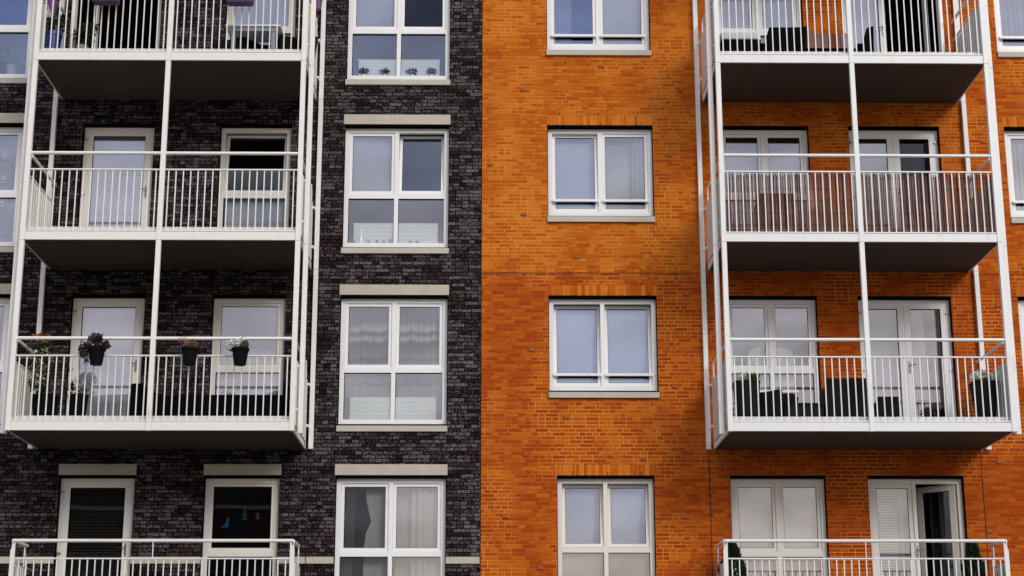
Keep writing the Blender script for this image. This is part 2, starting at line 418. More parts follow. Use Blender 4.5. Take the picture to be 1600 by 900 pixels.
wall('wall', SEAM+.006, 17, 0, 18.3, open_orng, lambda o: abs(o[0]-B[0]) < .01 or abs(o[0]-B4[0]) < .01 or abs(o[0]-Hh[0]) < .01, M['orange'], orng_b)
part(box(SEAM-.006, SEAM+.006, YF+.02, YF+.3, 0, 18.3).build('expansion_joint', M['joint']), orng_b)
for b, x0, x1 in ((dark_b, -17, SEAM-.01), (orng_b, SEAM+.01, 17)):
    part(box(x0, x1, YF-.04, 9, 18.302, 18.42).build('roof', M['sill']), b)
    e = x0 if b is dark_b else x1-.3
    part(box(e, e+.3, .23, 9, 0, 18.3).build('side_wall', M['dark'] if b is dark_b else M['orange']), b)
    part(box(x0, x1, 8.7, 9.0, 0, 18.3).build('rear_wall', M['dark'] if b is dark_b else M['orange']), b) if False else None
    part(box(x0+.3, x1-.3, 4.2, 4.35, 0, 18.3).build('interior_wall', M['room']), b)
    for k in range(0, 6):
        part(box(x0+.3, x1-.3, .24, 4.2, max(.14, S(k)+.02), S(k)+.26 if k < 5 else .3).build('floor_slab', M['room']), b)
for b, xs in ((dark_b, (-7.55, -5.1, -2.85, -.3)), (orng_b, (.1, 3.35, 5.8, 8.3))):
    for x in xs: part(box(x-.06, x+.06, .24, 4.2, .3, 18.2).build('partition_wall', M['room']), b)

# vertical and horizontal movement joints, string course
for b, spec in ((orng_b, [(3.575, .14, 5.86), (8.0, .14, 5.86)]), (dark_b, [(-2.905, .14, 5.86), (-7.335, .14, 5.86)])):
    for x, z0, z1 in spec: part(box(x-.007, x+.007, YF-.002, YF+.02, z0, z1).build('expansion_joint', M['joint']), b)
for x0, x1 in ((SEAM+.01, 3.52), (8.2, 17)):
    part(box(x0, x1, YF-.002, YF+.02, 8.862, 8.874).build('expansion_joint', M['joint']), orng_b)
for x0, x1 in ((-17, I[0]-.012), (I[1]+.012, D[0]-.012), (D[1]+.012, Ew[0]-.012), (Ew[1]+.012, -2.912), (-2.898, A[0]-.012), (A[1]+.012, SEAM-.012)):
    part(box(x0, x1, YF-.012, YF+.05, 4.071, 4.178).build('string_course', M['concrete']), dark_b)

# blocks across the street, the left mirrored in the panes, the right added to block low sky
op_m = brick('brown_brick', ((0, (.06, .035, .025)), (1, (.11, .06, .04))), ((.08, .07, .06),), .9)
def opposite(x0, x1, y0, h, label):
    o = empty('apartment_building', ((x0+x1)/2, y0, 0)); tag(o, label, 'building')
    mb = MB().box(x0, x1, y0-12, y0, 0, h); part(mb.build('wall', op_m), o)
    part(box(x0-.2, x1+.2, y0-12.2, y0+.25, h+.003, h+.35).build('roof', M['concrete']), o)
    n = int((x1-x0)/3.2)
    z = 3.0
    while z < h-2:
        part(box(x0, x1, y0+.003, y0+.06, z-.35, z-.12).build('string_course', M['concrete']), o)
        for i in range(n):
            x = x0+(i+.5)*(x1-x0)/n
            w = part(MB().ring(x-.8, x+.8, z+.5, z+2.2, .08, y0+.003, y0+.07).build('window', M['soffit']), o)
            q = box(x-.719, x+.719, y0+.003, y0+.03, z+.581, z+2.119).build('pane', M['darkpane']); q.parent = w
        z += 3
M['darkpane'] = plain('dark_window_pane', (.02, .025, .03), .1, .1)
opposite(-72, -11, -78, 21.5, 'brown block across the street, mirrored in the lower panes of the dark block')
opposite(-1, 74, -86, 8.2, 'low brown block across the street to the right, unseen, added to darken the wall under the balconies')

# single header bricks that stand proud of the face, and weep slots
PB = [(.581, 12.109), (3.272, 12.103), (1.927, 12.543), (3.042, 10.929), (.589, 9.875), (.708, 7.547), (.376, 6.804), (1.268, 6.424), (3.28, 8.499),
      (3.055, 6.931), (.611, 5.812), (2.511, 5.734), (.268, 4.808), (3.176, 4.8), (.831, 3.992), (.02, 10.758), (1.477, 9.129), (5.611, 8.262),
      (5.833, 7.057), (8.479, 8.316), (8.443, 11.191), (8.215, 12.63), (8.301, 5.695), (8.053, 4.578)]
pb = None
for x, z in PB:
    if pb is None:
        pb = box(-.05, .05, -.018, .01, -.025, .025).build('projecting_brick', plain('darker_header_brick', (.30, .085, .016), .85, .2, 30)); o = pb
    else: o = pb.copy(); COL.objects.link(o)
    o.location = (x, YF, z+.012); part(o, orng_b)
WS = [(1.31, 12.624), (1.985, 12.628), (2.66, 12.631), (1.204, 11.687), (1.868, 11.689), (2.542, 11.692), (1.166, 11.493), (1.912, 11.491), (2.582, 11.494),
      (1.103, 6.644), (1.783, 6.637), (2.67, 6.641), (.429, 8.885), (1.32, 8.888), (2.214, 8.89), (3.111, 8.886), (1.204, 8.699), (1.869, 8.701), (2.54, 8.702),
      (1.359, 5.517), (1.93, 5.517), (2.48, 5.517), (1.12, 8.50), (1.98, 8.50), (2.66, 8.50)]
for c in (4.35, 5.05): WS += [(c, 8.52), (c, 11.52)]
for c in (6.5, 7.3): WS += [(c, 8.52), (c, 11.52), (c, 5.52)]
WS += [(8.95, 11.69), (9.3, 8.70)]
wsd = None
for x, z in WS:
    if wsd is None: wsd = box(-.006, .006, -.0025, .01, -.026, .026).build('weep_slot', M['joint']); o = wsd
    else: o = wsd.copy(); COL.objects.link(o)
    o.location = (x, YF, z); part(o, orng_b)

# ------------------------------------------------------------------ windows and doors (parts of their building, one level of sub-parts)
def sub(o, p): o.parent = p; return o
def tilt(objs, hinge, ang, axis='X'):
    """turn finished sub-parts about a hinge line"""
    mt = Matrix.Translation(hinge) @ Matrix.Rotation(ang, 4, axis) @ Matrix.Translation(-Vector(hinge))
    for o in objs: o.data = o.data.copy(); o.data.transform(mt)
def pane(x0, x1, y, z0, z1, w, gl='glass'):
    return sub(MB().quad((x0, y, z0), (x1, y, z0), (x1, y, z1), (x0, y, z1)).build('pane', M[gl]), w)
def seal_shade(x0, x1, zt, zb, w):  # frame seal, drawn forward in black as shade under lintel and in reveals
    s = MB()
    s.box(x0-.011, x0-.0005, -.06, .08, zb, zt); s.box(x1+.0005, x1+.011, -.06, .08, zb, zt)
    s.box(x0-.011, x1+.011, -.094, .08, zt+.0005, zt+GAP-.001); s.box(x0-.011, x1+.011, .03, .08, zb-.019, zb-.0005)
    sub(s.build('seal_shade', M['black']), w)
FW = .075
def sash(x0, x1, z0, z1, w, mat, gl='glass', tl=0, sw=.052, bar=False):
    fr = MB().ring(x0, x1, z0, z1, sw, .02, .075).build('sash', mat); sub(fr, w)
    gk = MB().ring(x0+sw, x1-sw, z0+sw, z1-sw, .006, .03, .05).build('gasket', M['black']); sub(gk, w)
    p = pane(x0+sw+.004, x1-sw-.004, .04, z0+sw+.004, z1-sw-.004, w, gl)
    if tl: tilt([fr, gk, p], (x0, .07, z0), -tl)
def window(b, x0, x1, zt, h, mat, tl=(0, 0), gl=('glass',)*4, lower=True, bars=False, halves=2, label=None, lint='concrete', zmid=None, sill=True):
    zb = zt-h
    f = MB(); f.ring(x0, x1, zb, zt, FW, 0, .09)
    xm = (x0+x1)/2
    tz = zt-1.165 if lower else zb+FW      # underside of the upper sashes
    if zmid: tz = zmid
    if lower: f.box(x0+FW, x1-FW, 0, .088, tz-.085, tz)
    if halves == 2: f.box(xm-.035, xm+.035, 0, .086, zb+FW, zt-FW) if not lower else (f.box(xm-.035, xm+.035, 0, .086, zb+FW, tz-.085), f.box(xm-.035, xm+.035, 0, .086, tz, zt-FW))
    w = part(f.build('window', mat), b)
    if label: w['label'] = label
    cells = [(x0+FW, xm-.035), (xm+.035, x1-FW)] if halves == 2 else [(x0+FW, x1-FW)]
    for i, (a, c) in enumerate(cells):
        sash(a+.002, c-.002, tz+.002, zt-FW-.002, w, mat, gl[i], tl[i])
        if lower:
            pane(a, c, .05, zb+FW, tz-.085, w, gl[i+2] if len(gl) > 2+i else 'glass')
            sub(MB().ring(a, c, zb+FW, tz-.085, .007, .03, .047).build('gasket', M['black']), w)
        if bars:
            zz = zt-1.285
            q = MB().box(a-.004, c+.004, -.045, -.012, zz-.02, zz+.022); q.box(a+.02, a+.045, -.012, .02, zz-.015, zz+.015); q.box(c-.045, c-.02, -.012, .02, zz-.015, zz+.015)
            sub(q.build('guard_bar', mat), w)
            sub(box(a+.062, c-.062, .006, .016, zz-.050, zz-.018).build('bar_shade', M['black']), w)  # added black strip standing for the shade under the guard bar
    seal_shade(x0, x1, zt, zb, w)
    if sill:
        o = sub(box(x0-.018, x1+.018, YF-.045, .1, zb-.02-.03-.095, zb-.02-.03).build('sill', M['sill'], bevel=.004), w)
        sub(box(x0-.018, x1+.018, YF+.03, .1, zb-.049, zb-.021).build('sill_seal', M['black']), w)
    if lint == 'concrete': sub(box(x0-.027, x1+.027, YF-.006, .2, zt+GAP+.001, zt+GAP+LH-.001).build('lintel', M['concrete'], bevel=.004), w)
    elif lint == 'soldier': sub(box(x0-.027, x1+.027, YF-.001, .2, zt+GAP+.001, zt+GAP+LH-.001).build('lintel', M['soldier']), w)
    return w
def hinge(x, z, w, s=1):
    q = MB(); q.tube((x, -.025, z-.03), (x, -.025, z+.03), .009, 8); q.box(x, x+s*.045, -.024, -.002, z-.012, z+.012)
    sub(q.build('hinge', M['steel'], smooth=True), w)
def handle(x, z, w, s=1):
    q = MB(); q.box(x-.012, x+.012, -.012, .02, z-.10, z+.10); q.tube((x, -.01, z+.03), (x, -.05, z+.03), .009, 8); q.tube((x, -.05, z+.03), (x+s*.10, -.05, z+.03), .009, 8)
    q.tube((x, -.012, z-.05), (x, -.024, z-.05), .014, 10)
    sub(q.build('handle', M['steel'], smooth=True), w)
def leaf(x0, x1, z0, z1, w, mat, gl='glass', st=.105, y=0.0, name='door_leaf', rot=None, top=None):
    fr = MB().ring(x0, x1, z0, z1, st, y, y+.06, wb=.16, wt=st*.95).build(name, mat); sub(fr, w)
    gk = MB().ring(x0+st, x1-st, z0+.16, z1-st*.95, .006, y+.01, y+.04).build('gasket', M['black']); sub(gk, w)
    p = pane(x0+st+.004, x1-st-.004, y+.03, z0+.164, z1-st*.95-.004, w, gl)
    if rot: tilt([fr, gk, p], rot[0], rot[1], 'Z')
    return [fr, gk, p]
def door(b, x0, x1, zt, mat, label=None, gl=('glass', 'glass'), single=True, opened=None, lint=None):
    h = HD; zb = zt-h
    f = MB(); f.ring(x0, x1, zb, zt, .048, 0, .09, wb=.04)
    w = part(f.build('door', mat), b)
    if label: w['label'] = label
    a, c = x0+.05, x1-.05; z0, z1 = zb+.042, zt-.05
    if single:
        rot = ((a, 0, 0), R(-97)) if opened else None
        leaf(a, c, z0, z1, w, mat, gl[0], rot=rot, y=.005)
        if not opened: hinge(x0+.022, zt-.22, w); hinge(x0+.022, zt-1.2, w); handle(c-.05, zt-1.14, w, -1)
    else:
        mm = (a+c)/2
        leaf(a, mm-.002, z0, z1, w, mat, gl[0], y=.005)
        rot = None
        if opened == 'out': rot = ((c, 0, 0), R(97))
        leaf(mm+.002, c, z0, z1, w, mat, gl[1], y=.005, rot=rot)
        hinge(x0+.022, zt-.22, w); handle(mm-.05, zt-1.14, w, -1) if opened else handle(mm+.05, zt-1.14, w, 1)
        if not opened: hinge(x1-.022, zt-.22, w, -1); hinge(x1-.022, zt-1.2, w, -1)
        hinge(x0+.022, zt-1.2, w)
    seal_shade(x0, x1, zt, zb, w)
    if lint: sub(box(x0-.027, x1+.027, YF-.006, .2, zt+GAP+.001, zt+GAP+LH-.001).build('lintel', M['concrete'], bevel=.004), w)
    return w
U, C_, CR = M['upvc'], 'glass_clear', M['cream']
# dark block: column beside the seam
window(dark_b, *A, T(1), HA, U, gl=('glass', C_, 'glass_sky', 'glass_sky'))
window(dark_b, *A, T(2), HA, U, tl=(0, .12), gl=('glass', 'glass_dark', 'glass_sky', 'glass_sky'), label='four-light window with its upper right sash tilted open')
window(dark_b, *A, T(3), HA, U)
window(dark_b, *A, T(4), HA, U, gl=(C_, 'glass', C_, 'glass'))
for k in (1, 2, 3, 4): window(dark_b, *I, T(k), HA, U, gl=('glass_blue', 'glass_blue', 'glass_sky', 'glass_sky') if k == 1 else ('glass',)*4)
# dark block: doors and windows on the balconies
door(dark_b, *D, T(1), CR, opened=True, label='glazed balcony door swung wide open')
for k in (2, 3): door(dark_b, *D, T(k), CR)
door(dark_b, *D, T(4), CR, gl=(C_, C_), lint=True)
for k in (1, 2, 3, 4):
    window(dark_b, *Ew, T(k), HA, CR, tl=((.11, 0) if k == 2 else (0, 0)), halves=1, gl=((C_, C_, C_, 'glass') if k in (2, 4) else ('glass',)*4), lint='concrete' if k == 4 else None, sill=False)
# orange block
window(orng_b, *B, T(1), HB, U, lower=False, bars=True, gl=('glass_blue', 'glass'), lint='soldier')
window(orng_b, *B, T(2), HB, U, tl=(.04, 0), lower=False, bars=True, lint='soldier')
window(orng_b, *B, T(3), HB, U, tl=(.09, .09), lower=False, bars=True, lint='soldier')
window(orng_b, *B4, T(4), HA, CR, tl=(.10, .10), lint='soldier', sill=False, zmid=T(4)-1.10)
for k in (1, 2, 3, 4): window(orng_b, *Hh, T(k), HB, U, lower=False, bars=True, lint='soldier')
for k in (1, 2, 3, 4): window(orng_b, *Fw, T(k), HA, U if k < 4 else CR, lint=None, sill=False)
door(orng_b, *G, T(1), U, single=False, opened='out', label='double balcony door with its right leaf open')
door(orng_b, *G, T(2), U, single=False, gl=('glass', C_)); door(orng_b, *G, T(3), U, single=False)
# row four: fixed light on the left, door leaf opened inwards on the right
x0, x1, zt = *G, T(4); zb = zt-HD
f = MB().ring(x0, x1, zb, zt, FW, 0, .09, wb=.05); xm = x0+.755; f.box(xm-.03, xm+.03, 0, .086, zb+.05, zt-FW)
w = part(f.build('door', CR), orng_b); w['label'] = 'balcony door whose right leaf stands ajar inwards, dark behind it'
sash(x0+FW+.002, xm-.032, zb+.06, zt-FW-.002, w, CR, 'glass', 0, .07)
ls = leaf(xm+.032, x1-FW-.002, zb+.055, zt-FW-.004, w, CR, C_, st=.10, y=.01, rot=((x1-FW, .07, 0), R(-42)))
handle(xm-.0, zt-1.17, w, 1); seal_shade(x0, x1, zt, zb, w)

# ------------------------------------------------------------------ balconies
def blade(x, y0, z0, z1, s, th=.012, dp=.085, dirx=1):
    """flat stanchion across x with a slanted top"""
    return MB().prism([(x, z0), (x+dirx*dp, z0), (x+dirx*dp, z1), (x, z1-.10)], 1, y0, y0+th)
def sideblade(x, y0, z0, z1, dp=.09, th=.014, back=False):
    poly = [(y0, z0), (y0+dp, z0), (y0+dp, z1-.12 if not back else z1-.11), (y0+.02, z1), (y0, z1)]
    return MB().prism(poly, 0, x, x+th)
def balcony(x0, x1, k, F, label, tower=True, group=None, xm=None):
    s = S(k); root = empty('balcony', ((x0+x1)/2, -.1, s))
    tag(root, label, 'balcony', group)
    P = lambda o: part(o, root)
    W = M['white'] if x0 < 0 else M['whitec']; PO = M['post'] if x0 < 0 else M['postc']
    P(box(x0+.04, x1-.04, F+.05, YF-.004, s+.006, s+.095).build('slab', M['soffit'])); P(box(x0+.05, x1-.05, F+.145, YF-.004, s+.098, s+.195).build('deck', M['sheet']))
    fa = MB()
    if tower:
        fa.box(x0+.079, xm-.002, F+.012, F+.045, s, s+.132); fa.box(xm+.079, x1-.079, F+.012, F+.045, s, s+.132)
    else: fa.box(x0+.02, x1-.02, F+.012, F+.045, s, s+.132)
    for x in (x0+.012, x1-.038): fa.box(x, x+.026, F+.05, YF-.03, s, s+.13)
    P(fa.build('fascia', W, bevel=.003))
    P(MB().box(x0+.05, x1-.05, F+.13, F+.142, s+.10, s+.243).build('toe_board', W))
    if tower:
        zt = s+3-.004
        for px in (x0, xm, x1-.077): P(box(px, px+.077, F, F+.075, s-.004, zt-.004).build('post', PO, bevel=.004))
        for sx, px in ((-1, x0-.11), (1, x1+.035)):
            P(box(px, px+.075, F+.155, F+.235, s-.02, zt-.02).build('post', PO, bevel=.004))
            P(box(px, px+.075, YF-.09, YF-.015, s-.004, zt-.004).build('post', PO, bevel=.004))
    HZ = 1.43
    # railing: rails and, as its sub-parts, the balusters
    rl = MB(); spans = ((x0+.079, xm-.002), (xm+.079, x1-.079)) if tower else ((x0+.075, x1-.075),)
    for a, c in spans:
        rl.box(a, c, F+.02, F+.055, s+.145, s+.162); rl.box(a, c, F+.018, F+.058, s+1.148, s+1.168)
    ys = F+.16; ye = -.30
    for x in (x0+.045, x1-.075):
        rl.box(x, x+.03, ys, ye, s+.145, s+.162); rl.box(x, x+.03, ys, ye, s+1.07, s+1.088)
    rail = P(rl.build('railing', W))
    bal = None
    pos = []
    for a, c in spans:
        n = round((c-a)/.115)
        pos += [(a+(c-a)*(i+.5+.0)/n, F+.038, .983, s+.162) for i in range(n)]
    for x in (x0+.06, x1-.06):
        n = int((ye-ys)/.115)
        pos += [(x, ys+.06+.112*i, .905, s+.162) for i in range(n)]
    meshes = {}
    for px, py_, h, z in pos:
        if h not in meshes:
            o = box(-.0083, .0083, -.0083, .0083, 0, h).build('baluster', W); meshes[h] = o.data
        else:
            o = bpy.data.objects.new('baluster', meshes[h]); COL.objects.link(o)
        o.location = (px, py_, z); o.parent = rail
    # hand rail
    hr = MB()
    if tower:
        for a, c in spans: hr.tube((a-.005, F+.035, s+HZ), (c+.005, F+.035, s+HZ), .027, 16)
        for x in (x0+.055, x1-.055): hr.tube((x, F+.17, s+HZ-.005), (x, -.28, s+HZ-.005), .024, 14)
    else:
        HX = .028
        hr.tube((x0+HX, F+.035, s+HZ), (x1-HX, F+.035, s+HZ), .027, 16)
        for x in (x0+HX, x1-HX): hr.tube((x, F+.035, s+HZ), (x, -.26, s+HZ), .025, 14)
    P(hr.build('handrail', W, smooth=True))
    # side sheets with their stanchions and brackets
    for sd_, x in ((-1, x0-.004), (1, x1-.008)):
        xo = x if sd_ < 0 else x
        P(box(xo, xo+.012, F+.10, -.30, s+.10, s+1.10).build('side_panel', M['sheet'] if x0 > 0 else W))
        for i, yy in enumerate((F+.03 if not tower else F+.082, -.385)):
            P(sideblade(xo+sd_*-.018, yy, s+.02, s+HZ-.02, back=bool(i)).build('stanchion', W))
        if tower:
            bx0, bx1 = (x0-.036, x0-.003) if sd_ < 0 else (x1+.003, x1+.036)
            for yy in (F+.18, YF-.19):
                for zz in (s+.34, s+1.02): P(MB().box(bx0, bx1, yy-.01 if yy > -1 else yy, yy+.11 if yy > -1 else yy+.03, zz, zz+.035).build('bracket', W))
    if not tower:
        P(MB().prism([(x0-.0, s+.02), (x0+.07, s+.02), (x0+.07, s+HZ-.03), (x0+.055, s+HZ-.03), (x0, s+HZ-.15)], 1, F+.01, F+.024).build('stanchion', W))
        P(MB().prism([(x1, s+.02), (x1-.07, s+.02), (x1-.07, s+HZ-.03), (x1-.055, s+HZ-.03), (x1, s+HZ-.15)][::-1], 1, F+.01, F+.024).build('stanchion', W))
        P(box((x0+x1)/2-.006, (x0+x1)/2+.006, F+.015, F+.05, s+1.169, s+HZ-.02).build('stanchion', W))
    return root
LX = (-7.30, -2.939); RX = (3.640, 8.052); FY = -1.91
gL, gR = 'balconies stacked on the dark block', 'balconies stacked on the orange block'
balcony(*LX, 0, FY, 'white balcony on the dark block, above the one with the purple troughs', group=gL, xm=-5.18)
balcony(*LX, 1, FY, 'white balcony with a blue pot and purple troughs, cut by the top edge', group=gL, xm=-5.18)
balcony(*LX, 2, FY, 'empty white balcony on the dark block, above the one with three hanging pots', group=gL, xm=-5.18)
balcony(*LX, 3, FY, 'white balcony on the dark block with three black pots hooked on its front rail', group=gL, xm=-5.18)
balcony(LX[0]-.01, LX[1]-.03, 4, -1.1, 'shallow white balcony on the dark block at the bottom edge, without tall posts', tower=False, group=gL)
balcony(*RX, 0, FY, 'white balcony on the orange block, above the one with the low black seats', group=gR, xm=5.80)
balcony(*RX, 1, FY, 'white balcony on the orange block with low black seats, cut by the top edge', group=gR, xm=5.80)
balcony(*RX, 2, FY, 'white balcony on the orange block with a brown reed screen behind its bars', group=gR, xm=5.80)
balcony(*RX, 3, FY, 'white balcony on the orange block with dark wicker planters and chairs', group=gR, xm=5.80)
balcony(RX[0]-.02, RX[1]-.02, 4, -1.1, 'shallow white balcony on the orange block at the bottom edge, with two conifers', tower=False, group=gR)

# ------------------------------------------------------------------ things behind the glass
def curtain(x0, x1, z0, z1, y, mat, label, waves=9, amp=.03, lean=0, cat='curtain', group=None, shape=None, seed=1):
    rng = random.Random(seed); mb = MB(); n = 60; rows = 10; ph = [rng.uniform(0, 6) for _ in range(3)]
    vs_ = []
    for j in range(rows+1):
        tz = j/rows; z = z0+(z1-z0)*tz
        for i in range(n+1):
            tx = i/n
            xa, xb = x0, x1
            if shape: xa, xb = shape(tz)
            x = xa+(xb-xa)*tx
            yy = y+amp*math.sin(tx*waves*6.28+ph[0]+.3*tz)+amp*.5*math.sin(tx*waves*2.7*6.28+ph[1])
            mb.v.append((x, yy, z))
    for j in range(rows):
        for i in range(n):
            a = j*(n+1)+i; mb.f.append((a, a+1, a+n+2, a+n+1)); mb.mi.append(0)
    o = mb.build('curtain', M[mat], smooth=True); tag(o, label, cat, group)
    so = o.modifiers.new('cloth', 'SOLIDIFY'); so.thickness = .003
    return o
def blind(x0, x1, z0, z1, y, mat, label, pitch=.22, group=None):
    """roman blind: flat folds with a batten line between them"""
    mb = MB(); z = z1
    while z > z0+.01:
        a = max(z0, z-pitch)
        mb.prism([(y, z), (y+.004, z), (y+.010, a+.004), (y-.006, a+.004)], 0, x0, x1); z = a
    o = mb.build('roman_blind', M[mat]); return tag(o, label, 'blind', group)
def slats(x0, x1, z0, z1, y, mat, label, pitch=.05):
    mb = MB(); z = z0
    while z < z1:
        mb.prism([(y-.012, z), (y-.011, z+.002), (y+.014, z+.040), (y+.013, z+.038)], 0, x0, x1); z += pitch
    mb.box(x0, x1, y-.015, y+.02, z1, z1+.03)
    return tag(mb.build('slatted_blind', M[mat]), label, 'blind')
def radiator(x0, x1, z0, z1, y, label):
    o = empty('radiator', ((x0+x1)/2, y, z0)); tag(o, label, 'radiator', 'radiators under the windows beside the seam')
    mb = MB(); n = 5
    for i in range(n): mb.box(x0, x1, y, y+.02, z0+(z1-z0)*i/n+.004, z0+(z1-z0)*(i+1)/n)
    mb.box(x0+.01, x1-.01, y+.02, y+.07, z0, z1-.01)
    part(mb.build('panel', M['radiator']), o); part(box(x0-.01, x1+.01, y-.004, y+.09, z1+.001, z1+.016).build('top_grille', M['radiator']), o); return o
def potted(name, loc, label, cat='plant', pot=None, foliage=(), flowers=(), group=None, seed=3):
    """pot: dict; foliage/flowers: (mat, blobs relative to loc, n, size)"""
    rng = random.Random(seed); root = empty(name, loc); tag(root, label, cat, group)
    if pot:
        r, h = pot['r'], pot['h']; rb = pot.get('rb', r*.7); n = pot.get('n', 24)
        prof = [(rb, 0), (rb+(r-rb)*.9, h*.84), (r*1.07, h*.845), (r*1.09, h), (r*.97, h), (r*.95, h*.92)]
        if pot.get('tall'): prof = [(rb, 0), (r, h*.97), (r*1.03, h*.975), (r*1.03, h), (r*.94, h), (r*.92, h*.95)]
        o = MB().lathe(prof, n=n, sq=pot.get('sq')).build('pot', M[pot['m']], smooth=True); o.parent = root
        o = MB().lathe([(r*.93, h*.9), (r*.5, h*.93)], n=16, sq=pot.get('sq')).build('soil', M['soil']); o.parent = root
    for nm, items in (('foliage', foliage), ('flower', flowers)):
        for mat, blobs, nn, sz in items:
            o = MB().leaves(blobs, nn, sz, rng).build(nm, M[mat]); o.parent = root
    return root

zlow = lambda k: T(k)-1.25          # top of the lower panes
# column beside the seam
blind(A[0]+.1, -1.60, T(1)-1.15, T(1)-.08, .14, 'blind', 'pale blind in the upper left pane of the topmost window beside the orange seam', pitch=1.2)
blind(A[0]+.1, -1.60, T(2)-1.15, T(2)-.08, .14, 'blind', 'pale blind beside the tilted-open sash in the window next to the seam', pitch=1.2)
radiator(-2.26, -.86, T(1)-2.03, T(1)-1.72, .068, 'white radiator with four small spiky plants before it, in the topmost window beside the seam')
radiator(-2.28, -.86, T(2)-2.03, T(2)-1.68, .068, 'white radiator with small ornaments before it, below the tilted-open sash')
radiator(-2.27, -.86, T(3)-2.03, T(3)-1.66, .07, 'white radiator with nothing before it, below the net curtains with painted mirror bands')
for i, x in enumerate((-2.17, -1.80, -1.33, -1.0)):
    potted('spiky_plant', (x, .061, T(1)-2.03), ('first', 'second', 'third', 'rightmost')[i]+' from the left of the four small plants on the sill beside the seam' if i < 3 else 'rightmost of the four small plants on the sill beside the seam', 'plant',
           pot=dict(r=.028, h=.04, m='whiteplastic', n=12), foliage=[('leafd', [((0, 0, .10), (.11, .015, .07))], 110, .06)], group='four small sill plants', seed=40+i)
for i, x in enumerate((-2.25, -2.15, -2.02, -1.88, -1.76, -1.66, -1.32, -1.2)):
    h = (.05, .24, .05, .06, .05, .07, .05, .05)[i]
    o = MB().lathe([(.02, 0), (.028, h*.3), (.014, h*.6), (.02, h)], n=10).build('ornament', M['whiteplastic'] if h > .1 else M['grey_metal'], loc=(x, .061, T(2)-2.03), smooth=True)
    tag(o, ('first','','second','third','fourth','fifth','sixth','seventh')[i]+' from the left of the small ornaments on the sill under the tilted-open sash' if h < .1 else 'tall slim white ornament at the left end of the sill under the tilted-open sash', 'ornament', 'sill ornaments' if h < .1 else None)
def banded(x0, x1, k, label, seed):
    o = curtain(x0, x1, T(k)-2.0, T(k)-.10, .17, 'mirrorband', label, waves=4, amp=.025, seed=seed)
    return o
tb = NT('mirror_band_cloth'); X_, Y_, Z_ = tb.xyz()
zz = tb.math('ADD', Z_, tb.math('MULTIPLY', tb.math('SINE', tb.math('MULTIPLY', X_, 16.0)), .012))
f = tb.math('SUBTRACT', zz, T(3)-2.0)
rp = tb.ramp(tb.math('DIVIDE', f, 2.0), ((0, (.22, .24, .22)), (.27, (.34, .36, .34)), (.29, (.10, .11, .10)), (.33, (.30, .31, .30)), (.46, (.34, .33, .32)), (.50, (.10, .10, .10)), (.53, (.36, .35, .33)), (.64, (.08, .08, .09)), (.68, (.85, .84, .84)), (.72, (.07, .07, .08)), (.76, (.85, .84, .85)), (.82, (.12, .12, .14))), 'LINEAR')  # reflection of the opposite block's floors, painted into the cloth as bands
tb.l(rp, tb.b.inputs['Base Color']); tb.b.inputs['Roughness'].default_value = .9; M['mirrorband'] = tb.m
banded(-2.36, -1.60, 3, 'net curtain with mirrored floors painted in as bands, left of the two in the third window beside the seam', 4)
banded(-1.51, -.78, 3, 'net curtain with mirrored floors painted in as bands, right of the two in the third window beside the seam', 9)
curtain(-2.37, -2.24, T(4)-2.0, T(4)-.1, .16, 'curtd', 'narrow charcoal curtain at the left edge of the lowest window beside the seam', waves=1, shape=lambda t: (-2.37, -2.20+.06*t))
curtain(-1.98, -1.62, T(4)-2.0, T(4)-.1, .22, 'curtg', 'pale grey curtain bulging inward in the left half of the lowest window beside the seam', waves=.6, amp=.01,
        shape=lambda t: (-2.02+.10*math.exp(-((t-.72)/.09)**2)+.04*t, -1.58))
blind(-1.50, -1.20, T(4)-2.03, T(4)-.08, .3, 'curtg', 'grey blind left of the white curtain in the lowest window beside the seam', pitch=2.1)
curtain(-1.20, -.78, T(4)-2.0, T(4)-.1, .15, 'curtw', 'white curtain in the right half of the lowest window beside the seam', waves=1.6, amp=.03, shape=lambda t: (-1.24+.0*t, -.74))
# far left column
for k, mt, pt, lb in ((2, 'blindb', .2, 'grey-blue folded blind in the second window of the far left edge'), (3, 'blindb', .3, 'grey-blue folded blind in the third window of the far left edge')):
    blind(I[0]+.08, I[1]-.08, T(k)-2.03, T(k)-.08, .14, mt, lb, pitch=pt)
for i in range(3):
    z = T(2)-.50-.42*i
    q = MB().prism([(-8.29, z-.02), (-8.17, z-.02), (-8.19, z-.045), (-8.27, z-.045)], 1, .085, .09); q.prism([(-8.235, z), (-8.175, z), (-8.228, z+.13)], 1, .085, .09); q.prism([(-8.242, z), (-8.242, z+.10), (-8.285, z)], 1, .085, .09)
    tag(q.build('sailing_boat_ornament', M['whiteplastic']), ('upper', 'middle', 'lower')[i]+' of the three white paper boats hanging in the window at the far left edge', 'ornament', 'hanging paper boats')
potted('leafy_plant', (-8.25, .15, T(1)-2.03), 'pale leafy plant in a grey basket, topmost window at the far left edge', pot=dict(r=.10, h=.20, rb=.09, m='sheet', tall=True),
       foliage=[('sage', [((0, 0, .32), (.20, .06, .12)), ((.05, 0, .46), (.13, .06, .10)), ((-.18, 0, .40), (.10, .05, .08)), ((.15, 0, .25), (.10, .05, .2))], 500, .06)], seed=5) if M.setdefault('sage', leafmat('sage_leaf', (.16, .24, .20), (.28, .36, .30))) else 0
